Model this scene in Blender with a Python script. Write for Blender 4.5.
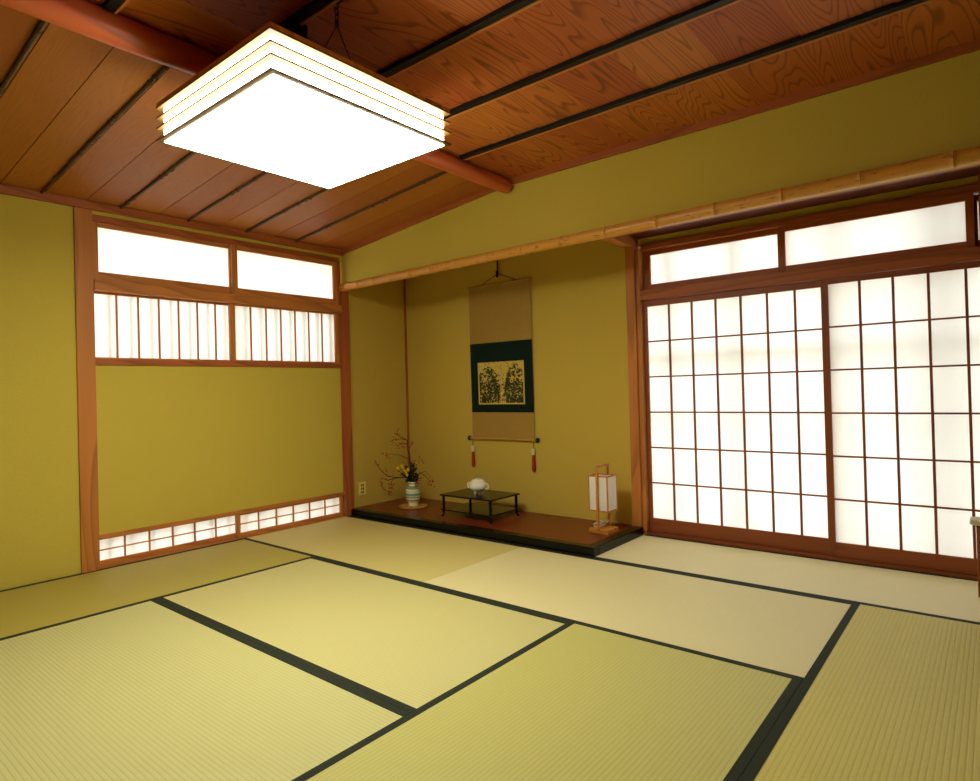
import bpy, bmesh, math, random
from mathutils import Vector, Matrix, noise as mnoise
random.seed(7)
for o in list(bpy.data.objects):
    bpy.data.objects.remove(o)
SC = bpy.context.scene
COL = SC.collection

# ---------------------------------------------------------------- camera
cam_d = bpy.data.cameras.new('camera')
cam = bpy.data.objects.new('camera', cam_d)
COL.objects.link(cam)
SC.camera = cam
cam_d.sensor_fit = 'HORIZONTAL'
cam_d.sensor_width = 36.0
cam_d.lens = 624.208 * 36.0 / 980.0
cam_d.shift_x = 25.719 / 980.0
cam_d.shift_y = -5.156 / 980.0
cam_d.clip_start = 0.02
_r = Vector((0.75970043, 0.6497271, -0.02664491))
_u = Vector((0.02511666, 0.01162575, 0.99961692))
_f = Vector((-0.64978797, 0.76007864, 0.00748689))
M = Matrix((( _r.x, _u.x, -_f.x, 4.3756), (_r.y, _u.y, -_f.y, -3.4599), (_r.z, _u.z, -_f.z, 1.0659), (0, 0, 0, 1)))
cam.matrix_world = M

# ---------------------------------------------------------------- world, lights, exposure
LAMP_STRENGTH = 12.0
SKY_STRENGTH = 1.9
world = bpy.data.worlds.new('daylight')
SC.world = world
world.use_nodes = True
wn = world.node_tree
for n in list(wn.nodes):
    wn.nodes.remove(n)
wo = wn.nodes.new('ShaderNodeOutputWorld')
wb = wn.nodes.new('ShaderNodeBackground')
wb.inputs['Color'].default_value = (1.0, 1.0, 0.985, 1)
wb.inputs['Strength'].default_value = SKY_STRENGTH
wn.links.new(wb.outputs[0], wo.inputs[0])
SC.view_settings.view_transform = 'Standard'
SC.view_settings.look = 'None'
SC.view_settings.gamma = 1.0
SC.view_settings.exposure = 1.1
SC.view_settings.use_curve_mapping = False
try:
    SC.cycles.max_bounces = 10
    SC.cycles.diffuse_bounces = 6
    SC.cycles.transmission_bounces = 6
    SC.cycles.sample_clamp_indirect = 6.0
except Exception:
    pass

# ---------------------------------------------------------------- node helpers
def lin(c):
    return tuple((x / 255 / 12.92) if x / 255 <= .04045 else ((x / 255 + .055) / 1.055) ** 2.4 for x in c) + (1.0,)

class NT:
    def __init__(s, name):
        s.m = bpy.data.materials.new(name)
        s.m.use_nodes = True
        s.t = s.m.node_tree
        for n in list(s.t.nodes):
            s.t.nodes.remove(n)
        s.out = s.n('ShaderNodeOutputMaterial')
    def n(s, typ, **kw):
        nd = s.t.nodes.new(typ)
        for k, v in kw.items():
            setattr(nd, k, v)
        return nd
    def l(s, a, b):
        s.t.links.new(a, b)
    def put(s, sock, v):
        if hasattr(v, 'is_output') or isinstance(v, bpy.types.NodeSocket):
            s.l(v, sock)
        else:
            sock.default_value = v
    def coord(s, scale=(1, 1, 1), loc=(0, 0, 0)):
        c = s.n('ShaderNodeTexCoord')
        mp = s.n('ShaderNodeMapping')
        mp.inputs['Scale'].default_value = scale
        mp.inputs['Location'].default_value = loc
        s.l(c.outputs['Object'], mp.inputs['Vector'])
        return mp.outputs[0]
    def noise(s, vec, scale, detail=3, rough=.5, dist=0):
        nd = s.n('ShaderNodeTexNoise')
        s.l(vec, nd.inputs['Vector'])
        nd.inputs['Scale'].default_value = scale
        nd.inputs['Detail'].default_value = detail
        nd.inputs['Roughness'].default_value = rough
        nd.inputs['Distortion'].default_value = dist
        return nd.outputs[0]
    def math(s, op, a, b=0.0, c=0.0, clamp=False):
        nd = s.n('ShaderNodeMath', operation=op)
        nd.use_clamp = clamp
        for i, v in enumerate((a, b, c)):
            if i < len(nd.inputs):
                s.put(nd.inputs[i], v)
        return nd.outputs[0]
    def ramp(s, fac, stops):
        nd = s.n('ShaderNodeValToRGB')
        el = nd.color_ramp.elements
        while len(el) < len(stops):
            el.new(.5)
        for e, (p, c) in zip(el, stops):
            e.position = p
            e.color = c
        s.l(fac, nd.inputs[0])
        return nd.outputs[0]
    def mix(s, fac, a, b, mode='MIX'):
        nd = s.n('ShaderNodeMix', data_type='RGBA', blend_type=mode)
        s.put(nd.inputs[0], fac)
        s.put(nd.inputs[6], a)
        s.put(nd.inputs[7], b)
        return nd.outputs[2]
    def bump(s, h, strength=.3, dist=.002):
        nd = s.n('ShaderNodeBump')
        nd.inputs['Strength'].default_value = strength
        nd.inputs['Distance'].default_value = dist
        s.l(h, nd.inputs['Height'])
        return nd.outputs[0]
    def pbr(s, color, rough=.6, spec=.4, normal=None, metallic=0, coat=0, sheen=0):
        b = s.n('ShaderNodeBsdfPrincipled')
        s.put(b.inputs['Base Color'], color)
        s.put(b.inputs['Roughness'], rough)
        b.inputs['Specular IOR Level'].default_value = spec
        b.inputs['Metallic'].default_value = metallic
        b.inputs['Coat Weight'].default_value = coat
        b.inputs['Sheen Weight'].default_value = sheen
        if normal is not None:
            s.l(normal, b.inputs['Normal'])
        s.l(b.outputs[0], s.out.inputs[0])
        return s.m

def scale_c(c, k):
    return tuple(x * k for x in c[:3]) + (1,)

def wood(name, col, axis='Z', dark=.72, light=1.12, rough=.5, spec=.3, ring=9, fig=1.0, island=False, thin=False, along=.11):
    """grain that runs along the given axis of the object"""
    t = NT(name)
    base = lin(col)
    al = {'X': 0, 'Y': 1, 'Z': 2}[axis]
    sc = [1.0, 1.0, 1.0]; sc[al] = along
    v = t.coord(tuple(sc))
    if island:
        g = t.n('ShaderNodeNewGeometry')
        add = t.n('ShaderNodeVectorMath', operation='ADD')
        cmb = t.n('ShaderNodeCombineXYZ')
        r = t.math('MULTIPLY', g.outputs['Random Per Island'], 37.0)
        for i in range(3):
            t.l(r, cmb.inputs[i])
        t.l(v, add.inputs[0]); t.l(cmb.outputs[0], add.inputs[1])
        v = add.outputs[0]
        rnd = g.outputs['Random Per Island']
    big = t.noise(v, 3.2 * fig, 1.5, .45)
    rings = t.math('FRACT', t.math('MULTIPLY', big, float(ring)))
    rl = t.ramp(rings, [(0, (.1, .1, .1, 1)), (.62, (.12, .12, .12, 1)), (.84, (1, 1, 1, 1)), (.92, (1, 1, 1, 1)), (1, (.1, .1, .1, 1))] if thin else [(0, (0, 0, 0, 1)), (.6, (.35, .35, .35, 1)), (.88, (1, 1, 1, 1)), (1, (0, 0, 0, 1))])
    sc2 = [60.0, 60.0, 60.0]; sc2[al] = 1.2
    fib = t.noise(t.coord(tuple(sc2)), 1.0, 3, .6)
    c1 = t.mix(rl, scale_c(base, light), scale_c(base, dark))
    c2 = t.mix(t.math('MULTIPLY', fib, .45), c1, scale_c(base, dark * .8))
    if island:
        hs = t.n('ShaderNodeHueSaturation')
        t.l(c2, hs.inputs['Color'])
        t.l(t.math('MULTIPLY_ADD', rnd, .28, .86), hs.inputs['Value'])
        t.l(t.math('MULTIPLY_ADD', rnd, .018, .491), hs.inputs['Hue'])
        c2 = hs.outputs[0]
    return t.pbr(c2, rough, spec, t.bump(fib, .12, .001))

def plaster(name, col):
    t = NT(name)
    v = t.coord()
    fine = t.noise(v, 260, 2, .7)
    mid = t.noise(v, 2.2, 4, .6)
    b = lin(col)
    c = t.mix(t.math('MULTIPLY_ADD', fine, 1.6, -.3, True), scale_c(b, .84), scale_c(b, 1.12))
    c = t.mix(t.math('MULTIPLY_ADD', mid, 1.4, -.35, True), c, scale_c(b, .93))
    return t.pbr(c, .95, .1, t.bump(fine, .5, .0015))

def plain(name, col, rough=.5, spec=.5, metallic=0, coat=0):
    t = NT(name)
    n = t.noise(t.coord(), 40, 2)
    b = lin(col)
    c = t.mix(n, scale_c(b, .92), scale_c(b, 1.06))
    return t.pbr(c, rough, spec, None, metallic, coat)

def paper(name, col=(255, 255, 251)):
    t = NT(name)
    n = t.noise(t.coord((30, 30, 90)), 3, 4, .7)
    b = lin(col)
    c = t.mix(n, scale_c(b, .93), b)
    d = t.n('ShaderNodeBsdfDiffuse'); tr = t.n('ShaderNodeBsdfTranslucent')
    t.l(c, d.inputs[0]); t.l(c, tr.inputs[0])
    m = t.n('ShaderNodeMixShader')
    m.inputs[0].default_value = .62
    t.l(d.outputs[0], m.inputs[1]); t.l(tr.outputs[0], m.inputs[2])
    t.l(m.outputs[0], t.out.inputs[0])
    return t.m

def tatami_mat(name, col, along):
    """woven rush; ridges run along the long side"""
    t = NT(name)
    c = t.n('ShaderNodeTexCoord')
    sp = t.n('ShaderNodeSeparateXYZ')
    t.l(c.outputs['Object'], sp.inputs[0])
    across = sp.outputs['Y'] if along == 'X' else sp.outputs['X']
    alo = sp.outputs['X'] if along == 'X' else sp.outputs['Y']
    rib = t.math('SINE', t.math('MULTIPLY', across, 2 * math.pi / .0158))
    rib01 = t.math('MULTIPLY_ADD', rib, .5, .5)
    groove = t.math('POWER', rib01, 4.0)
    sc = (70, 500, 1) if along == 'Y' else (500, 70, 1)   # straws lie across the mat
    weave = t.noise(t.coord(sc), 1.0, 2, .7)
    # straws: short strokes across
    sc2 = (8, 170, 1) if along == 'Y' else (170, 8, 1)
    straw = t.noise(t.coord(sc2), 1.0, 3, .7)
    blot = t.noise(t.coord(), 1.7, 3, .6)
    b = lin(col)
    k = t.mix(groove, scale_c(b, 1.05), (b[0] * .80, b[1] * .76, b[2] * .55, 1))
    k = t.mix(t.math('MULTIPLY_ADD', straw, 1.3, -.25, True), k, (b[0] * .90, b[1] * .88, b[2] * .74, 1), 'MIX')
    k = t.mix(t.math('MULTIPLY_ADD', weave, .5, 0, True), k, scale_c(b, .88))
    k = t.mix(t.math('MULTIPLY_ADD', blot, 1.2, -.4, True), k, scale_c(b, .93))
    h = t.math('ADD', t.math('MULTIPLY', groove, -1.0), t.math('MULTIPLY', weave, .35))
    return t.pbr(k, .55, .35, t.bump(h, .55, .0012))

# ---------------------------------------------------------------- mesh helpers
def bx(bm, x0, x1, y0, y1, z0, z1):
    vs = [bm.verts.new(p) for p in ((x0, y0, z0), (x1, y0, z0), (x1, y1, z0), (x0, y1, z0), (x0, y0, z1), (x1, y0, z1), (x1, y1, z1), (x0, y1, z1))]
    for f in ((0, 3, 2, 1), (4, 5, 6, 7), (0, 1, 5, 4), (1, 2, 6, 5), (2, 3, 7, 6), (3, 0, 4, 7)):
        bm.faces.new([vs[i] for i in f])
    return vs

def box_bm(*bs, bevel=0.0):
    bm = bmesh.new()
    for b in bs:
        bx(bm, *b)
    if bevel:
        bmesh.ops.bevel(bm, geom=list(bm.edges), offset=bevel, segments=2, affect='EDGES', profile=.6)
    return bm

def tube(bm, pts, radii, seg=8, cap=True):
    pts = [Vector(p) for p in pts]
    if not hasattr(radii, '__len__'):
        radii = [radii] * len(pts)
    rings = []
    ref = None
    for i, p in enumerate(pts):
        d = (pts[min(i + 1, len(pts) - 1)] - pts[max(i - 1, 0)]).normalized()
        if ref is None:
            ref = Vector((0, 0, 1)) if abs(d.z) < .9 else Vector((1, 0, 0))
        a = (ref - d * ref.dot(d)).normalized()
        ref = a
        b = d.cross(a)
        rings.append([bm.verts.new(p + (a * math.cos(2 * math.pi * k / seg) + b * math.sin(2 * math.pi * k / seg)) * radii[i]) for k in range(seg)])
    for r0, r1 in zip(rings, rings[1:]):
        for k in range(seg):
            bm.faces.new((r0[k], r0[(k + 1) % seg], r1[(k + 1) % seg], r1[k]))
    if cap:
        bm.faces.new(list(reversed(rings[0]))); bm.faces.new(rings[-1])
    return bm

def lathe(bm, prof, c=(0, 0, 0), seg=40):
    rings = []
    for r, z in prof:
        if r < 1e-6:
            rings.append([bm.verts.new((c[0], c[1], c[2] + z))])
        else:
            rings.append([bm.verts.new((c[0] + r * math.cos(2 * math.pi * k / seg), c[1] + r * math.sin(2 * math.pi * k / seg), c[2] + z)) for k in range(seg)])
    for a, b in zip(rings, rings[1:]):
        for k in range(seg):
            k2 = (k + 1) % seg
            if len(a) == 1 and len(b) == 1:
                continue
            if len(a) == 1:
                bm.faces.new((a[0], b[k2], b[k]))
            elif len(b) == 1:
                bm.faces.new((a[k], a[k2], b[0]))
            else:
                bm.faces.new((a[k], a[k2], b[k2], b[k]))
    return bm

def sphere(bm, c, r, sx=1, sy=1, sz=1, u=10, v=6):
    m = Matrix.Translation(c) @ Matrix.Diagonal((sx, sy, sz, 1))
    bmesh.ops.create_uvsphere(bm, u_segments=u, v_segments=v, radius=r, matrix=m)

def world_loc(o):
    l = Vector(o.location)
    while o.parent:
        o = o.parent
        l += Vector(o.location)
    return l

def obj(name, bm, m, parent=None, smooth=False, loc=None):
    """loc (or the middle of the bottom) is the origin; mesh coordinates are given in the world"""
    bmesh.ops.recalc_face_normals(bm, faces=list(bm.faces))
    vs = [v.co for v in bm.verts]
    if loc is None:
        lo = [min(v[i] for v in vs) for i in range(3)]; hi = [max(v[i] for v in vs) for i in range(3)]
        loc = Vector(((lo[0] + hi[0]) / 2, (lo[1] + hi[1]) / 2, lo[2]))
    loc = Vector(loc)
    for v in bm.verts:
        v.co -= loc
    me = bpy.data.meshes.new(name)
    bm.to_mesh(me); bm.free()
    if smooth:
        for p in me.polygons:
            p.use_smooth = True
        try:
            me.set_sharp_from_angle(angle=math.radians(40))
        except Exception:
            pass
    o = bpy.data.objects.new(name, me)
    me.materials.append(m)
    COL.objects.link(o)
    if parent:
        o.parent = parent
        o.location = loc - world_loc(parent)
    else:
        o.location = loc
    return o

def thing(name, label, cat, loc, group=None):
    o = bpy.data.objects.new(name, None)
    COL.objects.link(o)
    o.location = loc
    o.empty_display_size = .05
    o['label'] = label; o['category'] = cat
    if group:
        o['group'] = group
    return o

def tag(o, label, cat, group=None):
    o['label'] = label; o['category'] = cat
    if group:
        o['group'] = group
    return o

def struct(name, bm, m, label=None, smooth=False):
    o = obj(name, bm, m, None, smooth)
    o['kind'] = 'structure'
    if label:
        o['label'] = label
    return o

def struct_root(name, loc, label):
    o = bpy.data.objects.new(name, None)
    COL.objects.link(o)
    o.location = loc
    o['kind'] = 'structure'; o['label'] = label
    return o

_tn = [0]
def trim(bm, m, label, smooth=False):
    _tn[0] += 1
    return struct('trim_%d' % _tn[0], bm, m, label, smooth)

# ---------------------------------------------------------------- materials
M_WALL = plaster('sand_plaster', (212, 190, 80))
M_WALL_TOKO = plaster('alcove_plaster', (212, 184, 80))
PW = (204, 130, 60)
W_X = wood('pine_x', PW, 'X'); W_Y = wood('pine_y', PW, 'Y'); W_Z = wood('pine_z', PW, 'Z')
RW = (178, 98, 48)
R_X = wood('red_pine_x', RW, 'X'); R_Y = wood('red_pine_y', RW, 'Y'); R_Z = wood('red_pine_z', RW, 'Z')
DW = (152, 82, 42)
D_X = wood('shoji_wood_x', DW, 'X', rough=.45); D_Z = wood('shoji_wood_z', DW, 'Z', rough=.45)
M_CEIL_S = wood('slope_board', (178, 104, 40), 'X', dark=.86, light=1.03, island=True, ring=24, fig=2.4, rough=.5, along=.03)
M_CEIL_F = wood('cedar_board', (200, 108, 48), 'Y', dark=.5, light=1.04, island=True, ring=34, fig=1.5, rough=.5, thin=True)
M_LOG = wood('log_wood', (206, 98, 54), 'Y', dark=.72, light=1.15, rough=.33, spec=.5, ring=5)
M_BLACK = plain('black_strip', (16, 15, 10), .5, .3)
M_TWIG = wood('dark_twig', (84, 62, 28), 'X', rough=.5)
M_PAPER = paper('shoji_paper')
M_LACQ = plain('black_lacquer', (8, 7, 5), .25, .22)
M_LACQ_D = plain('dark_lacquer', (10, 9, 5), .18, .28)
M_TOKO = wood('red_brown_lacquered_board', (126, 54, 26), 'X', dark=.8, light=1.05, rough=.3, spec=.3)
M_HERI = plain('border_cloth', (44, 50, 36), .8, .2)
M_FLOOR = plain('subfloor', (60, 45, 30), .9, .1)
M_EXT = plain('exterior_metal', (70, 66, 60), .6, .3)
M_GROUND = plain('outside_ground', (200, 195, 180), .95, .1)
M_BAMBOO = None
M_BAYC = wood('dark_red_board', (104, 44, 22), 'X')
M_UNSEEN_DARK = wood('bounce_cutting_dark_wood', (84, 58, 36), 'Z')  # invented dark finish for the unseen right and rear walls, lowers bounced light

# ---------------------------------------------------------------- floor and tatami
ZTT = .045
UX, UY = .955, 1.008
XW, XE = .055, 4.80       # left wall face, right wall face
YN, YS = .80, -4.03       # alcove back wall face, wall behind the viewer
struct('floor', box_bm((XW - .25, XE + .2, YS - .2, YN + .3, -.16, -.055)), M_FLOOR, 'wooden sub-floor under the mats')
struct('outside_ground', box_bm((-9, 14, 1.35, 12, -.45, -.4), (-9, -.5, -9, 1.35, -.45, -.4)), M_GROUND, 'pale ground outside the paper screens')

TAT = {}
def tatami(x0, x1, y0, y1, along, col, label):
    key = (along, col)
    if key not in TAT:
        TAT[key] = tatami_mat('rush_weave_%d' % len(TAT), col, along)
    g = .0008
    x0 += g; x1 -= g; y0 += g; y1 -= g
    root = thing('tatami_mat', label, 'tatami mat', ((x0 + x1) / 2, (y0 + y1) / 2, -.055), 'tatami mats covering the floor')
    b = .031
    if along == 'X':
        cs = (x0, x1, y0 + b, y1 - b)
        bs = [(x0, x1, y0, y0 + b), (x0, x1, y1 - b, y1)]
    else:
        cs = (x0 + b, x1 - b, y0, y1)
        bs = [(x0, x0 + b, y0, y1), (x1 - b, x1, y0, y1)]
    bm = box_bm((cs[0], cs[1], cs[2], cs[3], -.055, 0.0))
    obj('woven_surface', bm, TAT[key], root)
    for q in bs:
        o = obj('border', box_bm((q[0], q[1], q[2], q[3], -.055, .0012)), M_HERI, root)
        o['label'] = 'dark green cloth border'
GOLD = (212, 204, 138); PALE_SHEEN = (242, 233, 182); CORNER = (222, 208, 130); PALE_SHEEN2 = (236, 226, 168); NEAR = (207, 203, 138); OLIVE = (188, 174, 80); YEL = (203, 198, 116); RIB = (214, 202, 106)  # the two pale tones have sheen and reflected daylight put into the colour
tatami(XW, UX, -2.98, -UY, 'Y', OLIVE, 'olive straw mat along the left wall, below the low paper windows')
tatami(XW, 2 * UX, -UY, 0, 'X', CORNER, 'golden straw mat in the left corner in front of the alcove')
tatami(2 * UX, 4 * UX, -UY, 0, 'X', PALE_SHEEN2, 'straw mat with painted pale sheen at the right end of the alcove, before the window-side strip')
tatami(UX, 3 * UX, -2 * UY, -UY, 'X', GOLD, 'straw mat in the middle of the room, directly behind the thick double border at left')
tatami(UX, 3 * UX, -3 * UY, -2 * UY, 'X', NEAR, 'straw mat in the near left foreground of the room')
tatami(3 * UX, 4 * UX, -2.98, -UY, 'Y', YEL, 'yellow-green straw mat in the near middle foreground, left of the widest border')
tatami(4 * UX, XE, -1.94, 0, 'Y', RIB, 'ribbed yellow-green straw mat at the bottom right corner')
tatami(2.43, XE, 0, .758, 'X', PALE_SHEEN, 'straw mat with painted pale sheen running along the foot of the paper sliding doors')
tatami(XW, UX, YS, -2.98, 'Y', OLIVE, 'short straw mat at the far left edge behind the viewer')
tatami(UX, 3 * UX, YS, -3 * UY, 'X', GOLD, 'straw mat behind the viewer along the rear wall')
tatami(3 * UX, 4 * UX, YS, -2.98, 'Y', YEL, 'short straw mat under the viewer')
tatami(4 * UX, XE, YS, -1.94, 'Y', YEL, 'straw mat beside the right wall under the viewer')

# ---------------------------------------------------------------- walls
ZL = 2.312; ZF = 2.495; XB = 1.895
def wall_poly(name, pts, y0, y1, m, label):
    bm = bmesh.new()
    a = [bm.verts.new((x, y0, z)) for x, z in pts]; b = [bm.verts.new((x, y1, z)) for x, z in pts]
    bm.faces.new(a); bm.faces.new(list(reversed(b)))
    n = len(pts)
    for i in range(n):
        bm.faces.new((a[i], b[i], b[(i + 1) % n], a[(i + 1) % n]))
    return struct(name, bm, m, label)
# left wall: near part, part between floor windows and high windows, strip above
struct('wall_left', box_bm((XW - .12, XW, YS - .1, -2.03, -.1, 2.5), (XW - .12, XW - .002, -2.0, -.0, .200, 1.30), (XW - .12, XW, -2.0, 0.0, 2.215, 2.5)), M_WALL, 'olive sand-plaster left wall')
# upper wall over the bamboo pole
wall_poly('wall_back', [(XW - .1, 1.985), (XE + .1, 1.985), (XE + .1, 2.62), (XW - .1, 2.62)], 0.0, .06, M_WALL, 'olive plaster wall above the bamboo pole')
# alcove walls
struct('wall_alcove', box_bm((-.1, 2.36, .80, .90, -.1, 2.4), (-.12, 0.0, .0, .9, -.1, 2.4)), M_WALL_TOKO, 'olive plaster walls of the alcove')
struct('ceiling_alcove', box_bm((-.1, 2.42, .02, .9, 2.32, 2.36)), R_X, 'board ceiling of the alcove')
struct('ceiling_window_bay', box_bm((2.42, XE + .1, .035, .86, 2.125, 2.15)), M_BAYC, 'red-brown board ceiling over the window strip')
struct('wall_window_side', box_bm((2.33, XE + .1, .815, .9, 2.07, 2.6)), M_WALL, 'plaster strip above the high windows')
struct('wall_right', box_bm((XE, XE + .12, YS - .1, .95, -.1, 2.62)), M_UNSEEN_DARK, 'unseen right wall, made dark brown to cut bounced light')
struct('wall_rear', box_bm((XW - .1, XE + .1, YS - .12, YS, -.1, 2.62)), M_UNSEEN_DARK, 'unseen wall behind the viewer, made dark brown to cut bounced light')

# ---------------------------------------------------------------- ceiling
def slope_z(x):
    return ZL + (ZF - .008 - ZL) * (x - XW) / (XB - XW)
bm = bmesh.new()
ys = [-.2445 + .0 ]
edges = [0.02] + [-.245 - .2215 * k for k in range(0, 18)]
edges = [e for e in edges if e > YS - .1] + [YS - .1]
for i in range(len(edges) - 1):
    a, b = edges[i + 1] + .0022, edges[i] - .0022
    dz = .004
    p = [(XW - .05, a), (XB + .06, a), (XB + .06, b), (XW - .05, b)]
    lo = [bm.verts.new((x, y, slope_z(x))) for x, y in p]; hi = [bm.verts.new((x, y, slope_z(x) + .012)) for x, y in p]
    bm.faces.new(lo); bm.faces.new(hi[::-1])
    for k in range(4):
        bm.faces.new((lo[k], hi[k], hi[(k + 1) % 4], lo[(k + 1) % 4]))
struct('ceiling_slope', bm, M_CEIL_S, 'sloping board ceiling on the left')
# flat side: boards run along Y, each a little tilted, broken at every batten
bat = [-.565 - .5 * k for k in range(0, 8)]
bm = bmesh.new()
ye = [.0] + bat + [YS - .1]
x = XB - .09
random.seed(11)
xs = []
while x < XE + .15:
    xs.append(x); x += .3215
off = 2.506 - .3215 * 2 - xs[0]
for j in range(len(ye) - 1):
    y1, y0 = ye[j], ye[j + 1]
    sh = random.uniform(-.006, .006)
    for x in xs:
        xa = x + off - .3215 + sh; xb_ = xa + .3215 + .006
        xa = max(xa, XB); 
        if xb_ <= XB:
            continue
        za, zb = ZF - .005, ZF + .001
        v = [(xa, y0, za), (xb_, y0, zb), (xb_, y1, zb), (xa, y1, za)]
        lo = [bm.verts.new(q) for q in v]; hi = [bm.verts.new((q[0], q[1], q[2] + .009)) for q in v]
        bm.faces.new(lo); bm.faces.new(hi[::-1])
        for k in range(4):
            bm.faces.new((lo[k], hi[k], hi[(k + 1) % 4], lo[(k + 1) % 4]))
struct('ceiling_flat', bm, M_CEIL_F, 'figured cedar board ceiling on the right')
struct('ceiling_roof', box_bm((XW - .2, XE + .2, YS - .2, .3, 2.56, 2.62), (-.2, XE + .2, .065, 1.0, 2.40, 2.62)), M_BLACK, 'dark underside of the roof')
for k, y in enumerate(bat):
    if y < YS: break
    trim(box_bm((XB + .03, XE, y - .017, y + .017, ZF - .022, ZF - .002), bevel=.001), M_BLACK, 'black ceiling batten')
    trim(box_bm((XB + .03, XE, y + .018, y + .028, ZF - .026, ZF - .002), bevel=.001), W_X, 'thin pale wood lip beside the ceiling batten')
# twig battens on the slope
random.seed(3)
y = -.489
k = 0
while y > YS:
    bm = bmesh.new()
    pts = []; rad = []
    n = 40
    nodes = sorted(random.uniform(0, 1) for _ in range(11))
    for i in range(n + 1):
        f = i / n
        x = XW + .01 + (XB - .06 - XW) * f
        r = .0102 + .0010 * math.sin(9 * f + k)
        pts.append((x, y + .0015 * math.sin(7 * f + k * 2), slope_z(x) - .007)); rad.append(r)
    tube(bm, pts, rad, 8)
    for f in nodes:
        x = XW + .02 + (XB - .1 - XW) * f
        tube(bm, [(x - .006, y, slope_z(x) - .007), (x, y, slope_z(x) - .007), (x + .006, y, slope_z(x) - .007)], [.009, .0145, .009], 8)
        sphere(bm, (x, y - .008 * random.choice((-1, 1)), slope_z(x) - .014), .005, u=6, v=4)
    trim(bm, M_TWIG, 'dark knotty twig batten under the sloping ceiling', smooth=True)
    y -= .4425; k += 1
# wall-top trims
trim(box_bm((XW, XW + .03, YS, .0, 2.262, 2.3125), bevel=.002), R_Y, 'red-brown rail along the top of the left wall')
bm = bmesh.new()
pts = [(XW, slope_z(XW) - .042), (XB - .05, ZF - .042), (XE, ZF - .042), (XE, ZF), (XB, ZF), (XW, slope_z(XW) + .01)]
a = [bm.verts.new((x, -.022, z)) for x, z in pts]; b = [bm.verts.new((x, 0, z)) for x, z in pts]
bm.faces.new(a); bm.faces.new(b[::-1])
for i in range(6):
    bm.faces.new((a[i], b[i], b[(i + 1) % 6], a[(i + 1) % 6]))
trim(bm, R_X, 'red-brown rail along the top of the wall over the alcove')
trim(box_bm((XE - .022, XE, YS, -.022, ZF - .036, ZF)), R_Y, 'red-brown rail along the top of the right wall')
trim(box_bm((XW + .03, XE - .022, YS, YS + .022, ZF - .036, ZF)), R_X, 'red-brown rail along the top of the rear wall')

# ridge log
bm = bmesh.new()
pts = []; rad = []
n = 50
for i in range(n + 1):
    f = i / n
    yy = -.024 + (YS + .03) * f
    pts.append((XB - .025 + .088 * min(f, .55) + .003 * math.sin(f * 9), yy, 2.438 + .003 * math.sin(f * 13 + 1)))
    rad.append((.048 + .012 * f + .0015 * math.sin(f * 23)) * (1 if 0 < i else .93))
tube(bm, pts, rad, 28)
for v in bm.verts:
    nz = mnoise.noise(Vector(v.co) * 4)
    v.co.z += nz * .005; v.co.x += nz * .004
tag(obj('ridge_log', bm, M_LOG, None, True), 'polished reddish round log beam running under the ceiling ridge', 'beam')

# bamboo pole
def bamboo_mat():
    t = NT('bamboo_skin')
    v = t.coord((1, 14, 14))
    st = t.noise(v, 2.0, 3, .6)
    sp = t.noise(t.coord((14, 60, 60)), 1.0, 2, .8)
    spots = t.ramp(sp, [(0, (0, 0, 0, 1)), (.60, (0, 0, 0, 1)), (.66, (1, 1, 1, 1)), (1, (1, 1, 1, 1))])
    b = lin((222, 158, 64))
    c = t.mix(st, scale_c(b, .8), scale_c(b, 1.12))
    c = t.mix(t.math('MULTIPLY', spots, .55), c, lin((96, 42, 16)))
    return t.pbr(c, .35, .45)
M_BAMBOO = bamboo_mat()
bm = bmesh.new()
nodes = [.075, .135, .298, .492, .697, .916, 1.147, 1.40, 1.68, 1.982, 2.287, 2.597, 2.921, 3.246, 3.577, 3.915, 4.256, 4.60]
xs_ = [XW + .002]
for nd in nodes[1:]:
    xs_ += [nd - .02, nd - .006, nd - .003, nd, nd + .003, nd + .006, nd + .02]
xs_ += [XE - .01]
pts = []; rad = []
for x in xs_:
    base = .0325 + .0018 * (x / 4.8)
    z = 1.982 + .030 * (x / 4.8)
    k = min(abs(x - nd) for nd in nodes[1:])
    r = base + (.0035 if k < .0035 and k > .001 else 0) - (.001 if k < .001 else 0) + (.0015 if .005 < k < .007 else 0)
    pts.append((x, -.014, z)); rad.append(r)
tube(bm, pts, rad, 24)
tag(obj('bamboo_pole', bm, M_BAMBOO, None, True), 'long yellow bamboo pole with ringed nodes running along the lintel', 'pole')
trim(box_bm((2.36, XE, .0605, .09, 1.985, 2.124)), R_X, 'dark wooden beam behind the bamboo pole')

# ---------------------------------------------------------------- posts
tag(obj('wall_post', box_bm((XW - .03, XW + .014, -2.085, -1.981, 0.0, 2.262), bevel=.003), W_Z, None), 'orange wooden post in the left wall, left of the paper windows', 'post')
tag(obj('corner_post', box_bm((XW - .02, .070, -.035, .052, 0.0, 1.955), bevel=.004), R_Z, None), 'reddish wooden post in the corner at the left end of the alcove', 'post')
tag(obj('alcove_post', box_bm((2.345, 2.414, .742, .86, 0.0, 2.125), bevel=.004), W_Z, None), 'wooden post between the alcove and the paper sliding doors', 'post')
tag(obj('side_beam', box_bm((2.345, 2.414, .06, .741, 2.062, 2.128), bevel=.002), W_Y, None), 'pale short beam from the bamboo pole back to the alcove post', 'beam')
trim(box_bm((2.36, 2.418, .06, .86, 2.1285, 2.32)), M_WALL, 'plaster above the short beam')
trim(box_bm((0.0, .016, .784, .80, ZTT, 2.32)), R_Z, 'thin reddish corner strip in the alcove')
trim(box_bm((2.4145, 2.4425, .764, .86, 0, 2.044), bevel=.002), W_Z, 'door jamb beside the alcove post')

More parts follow.
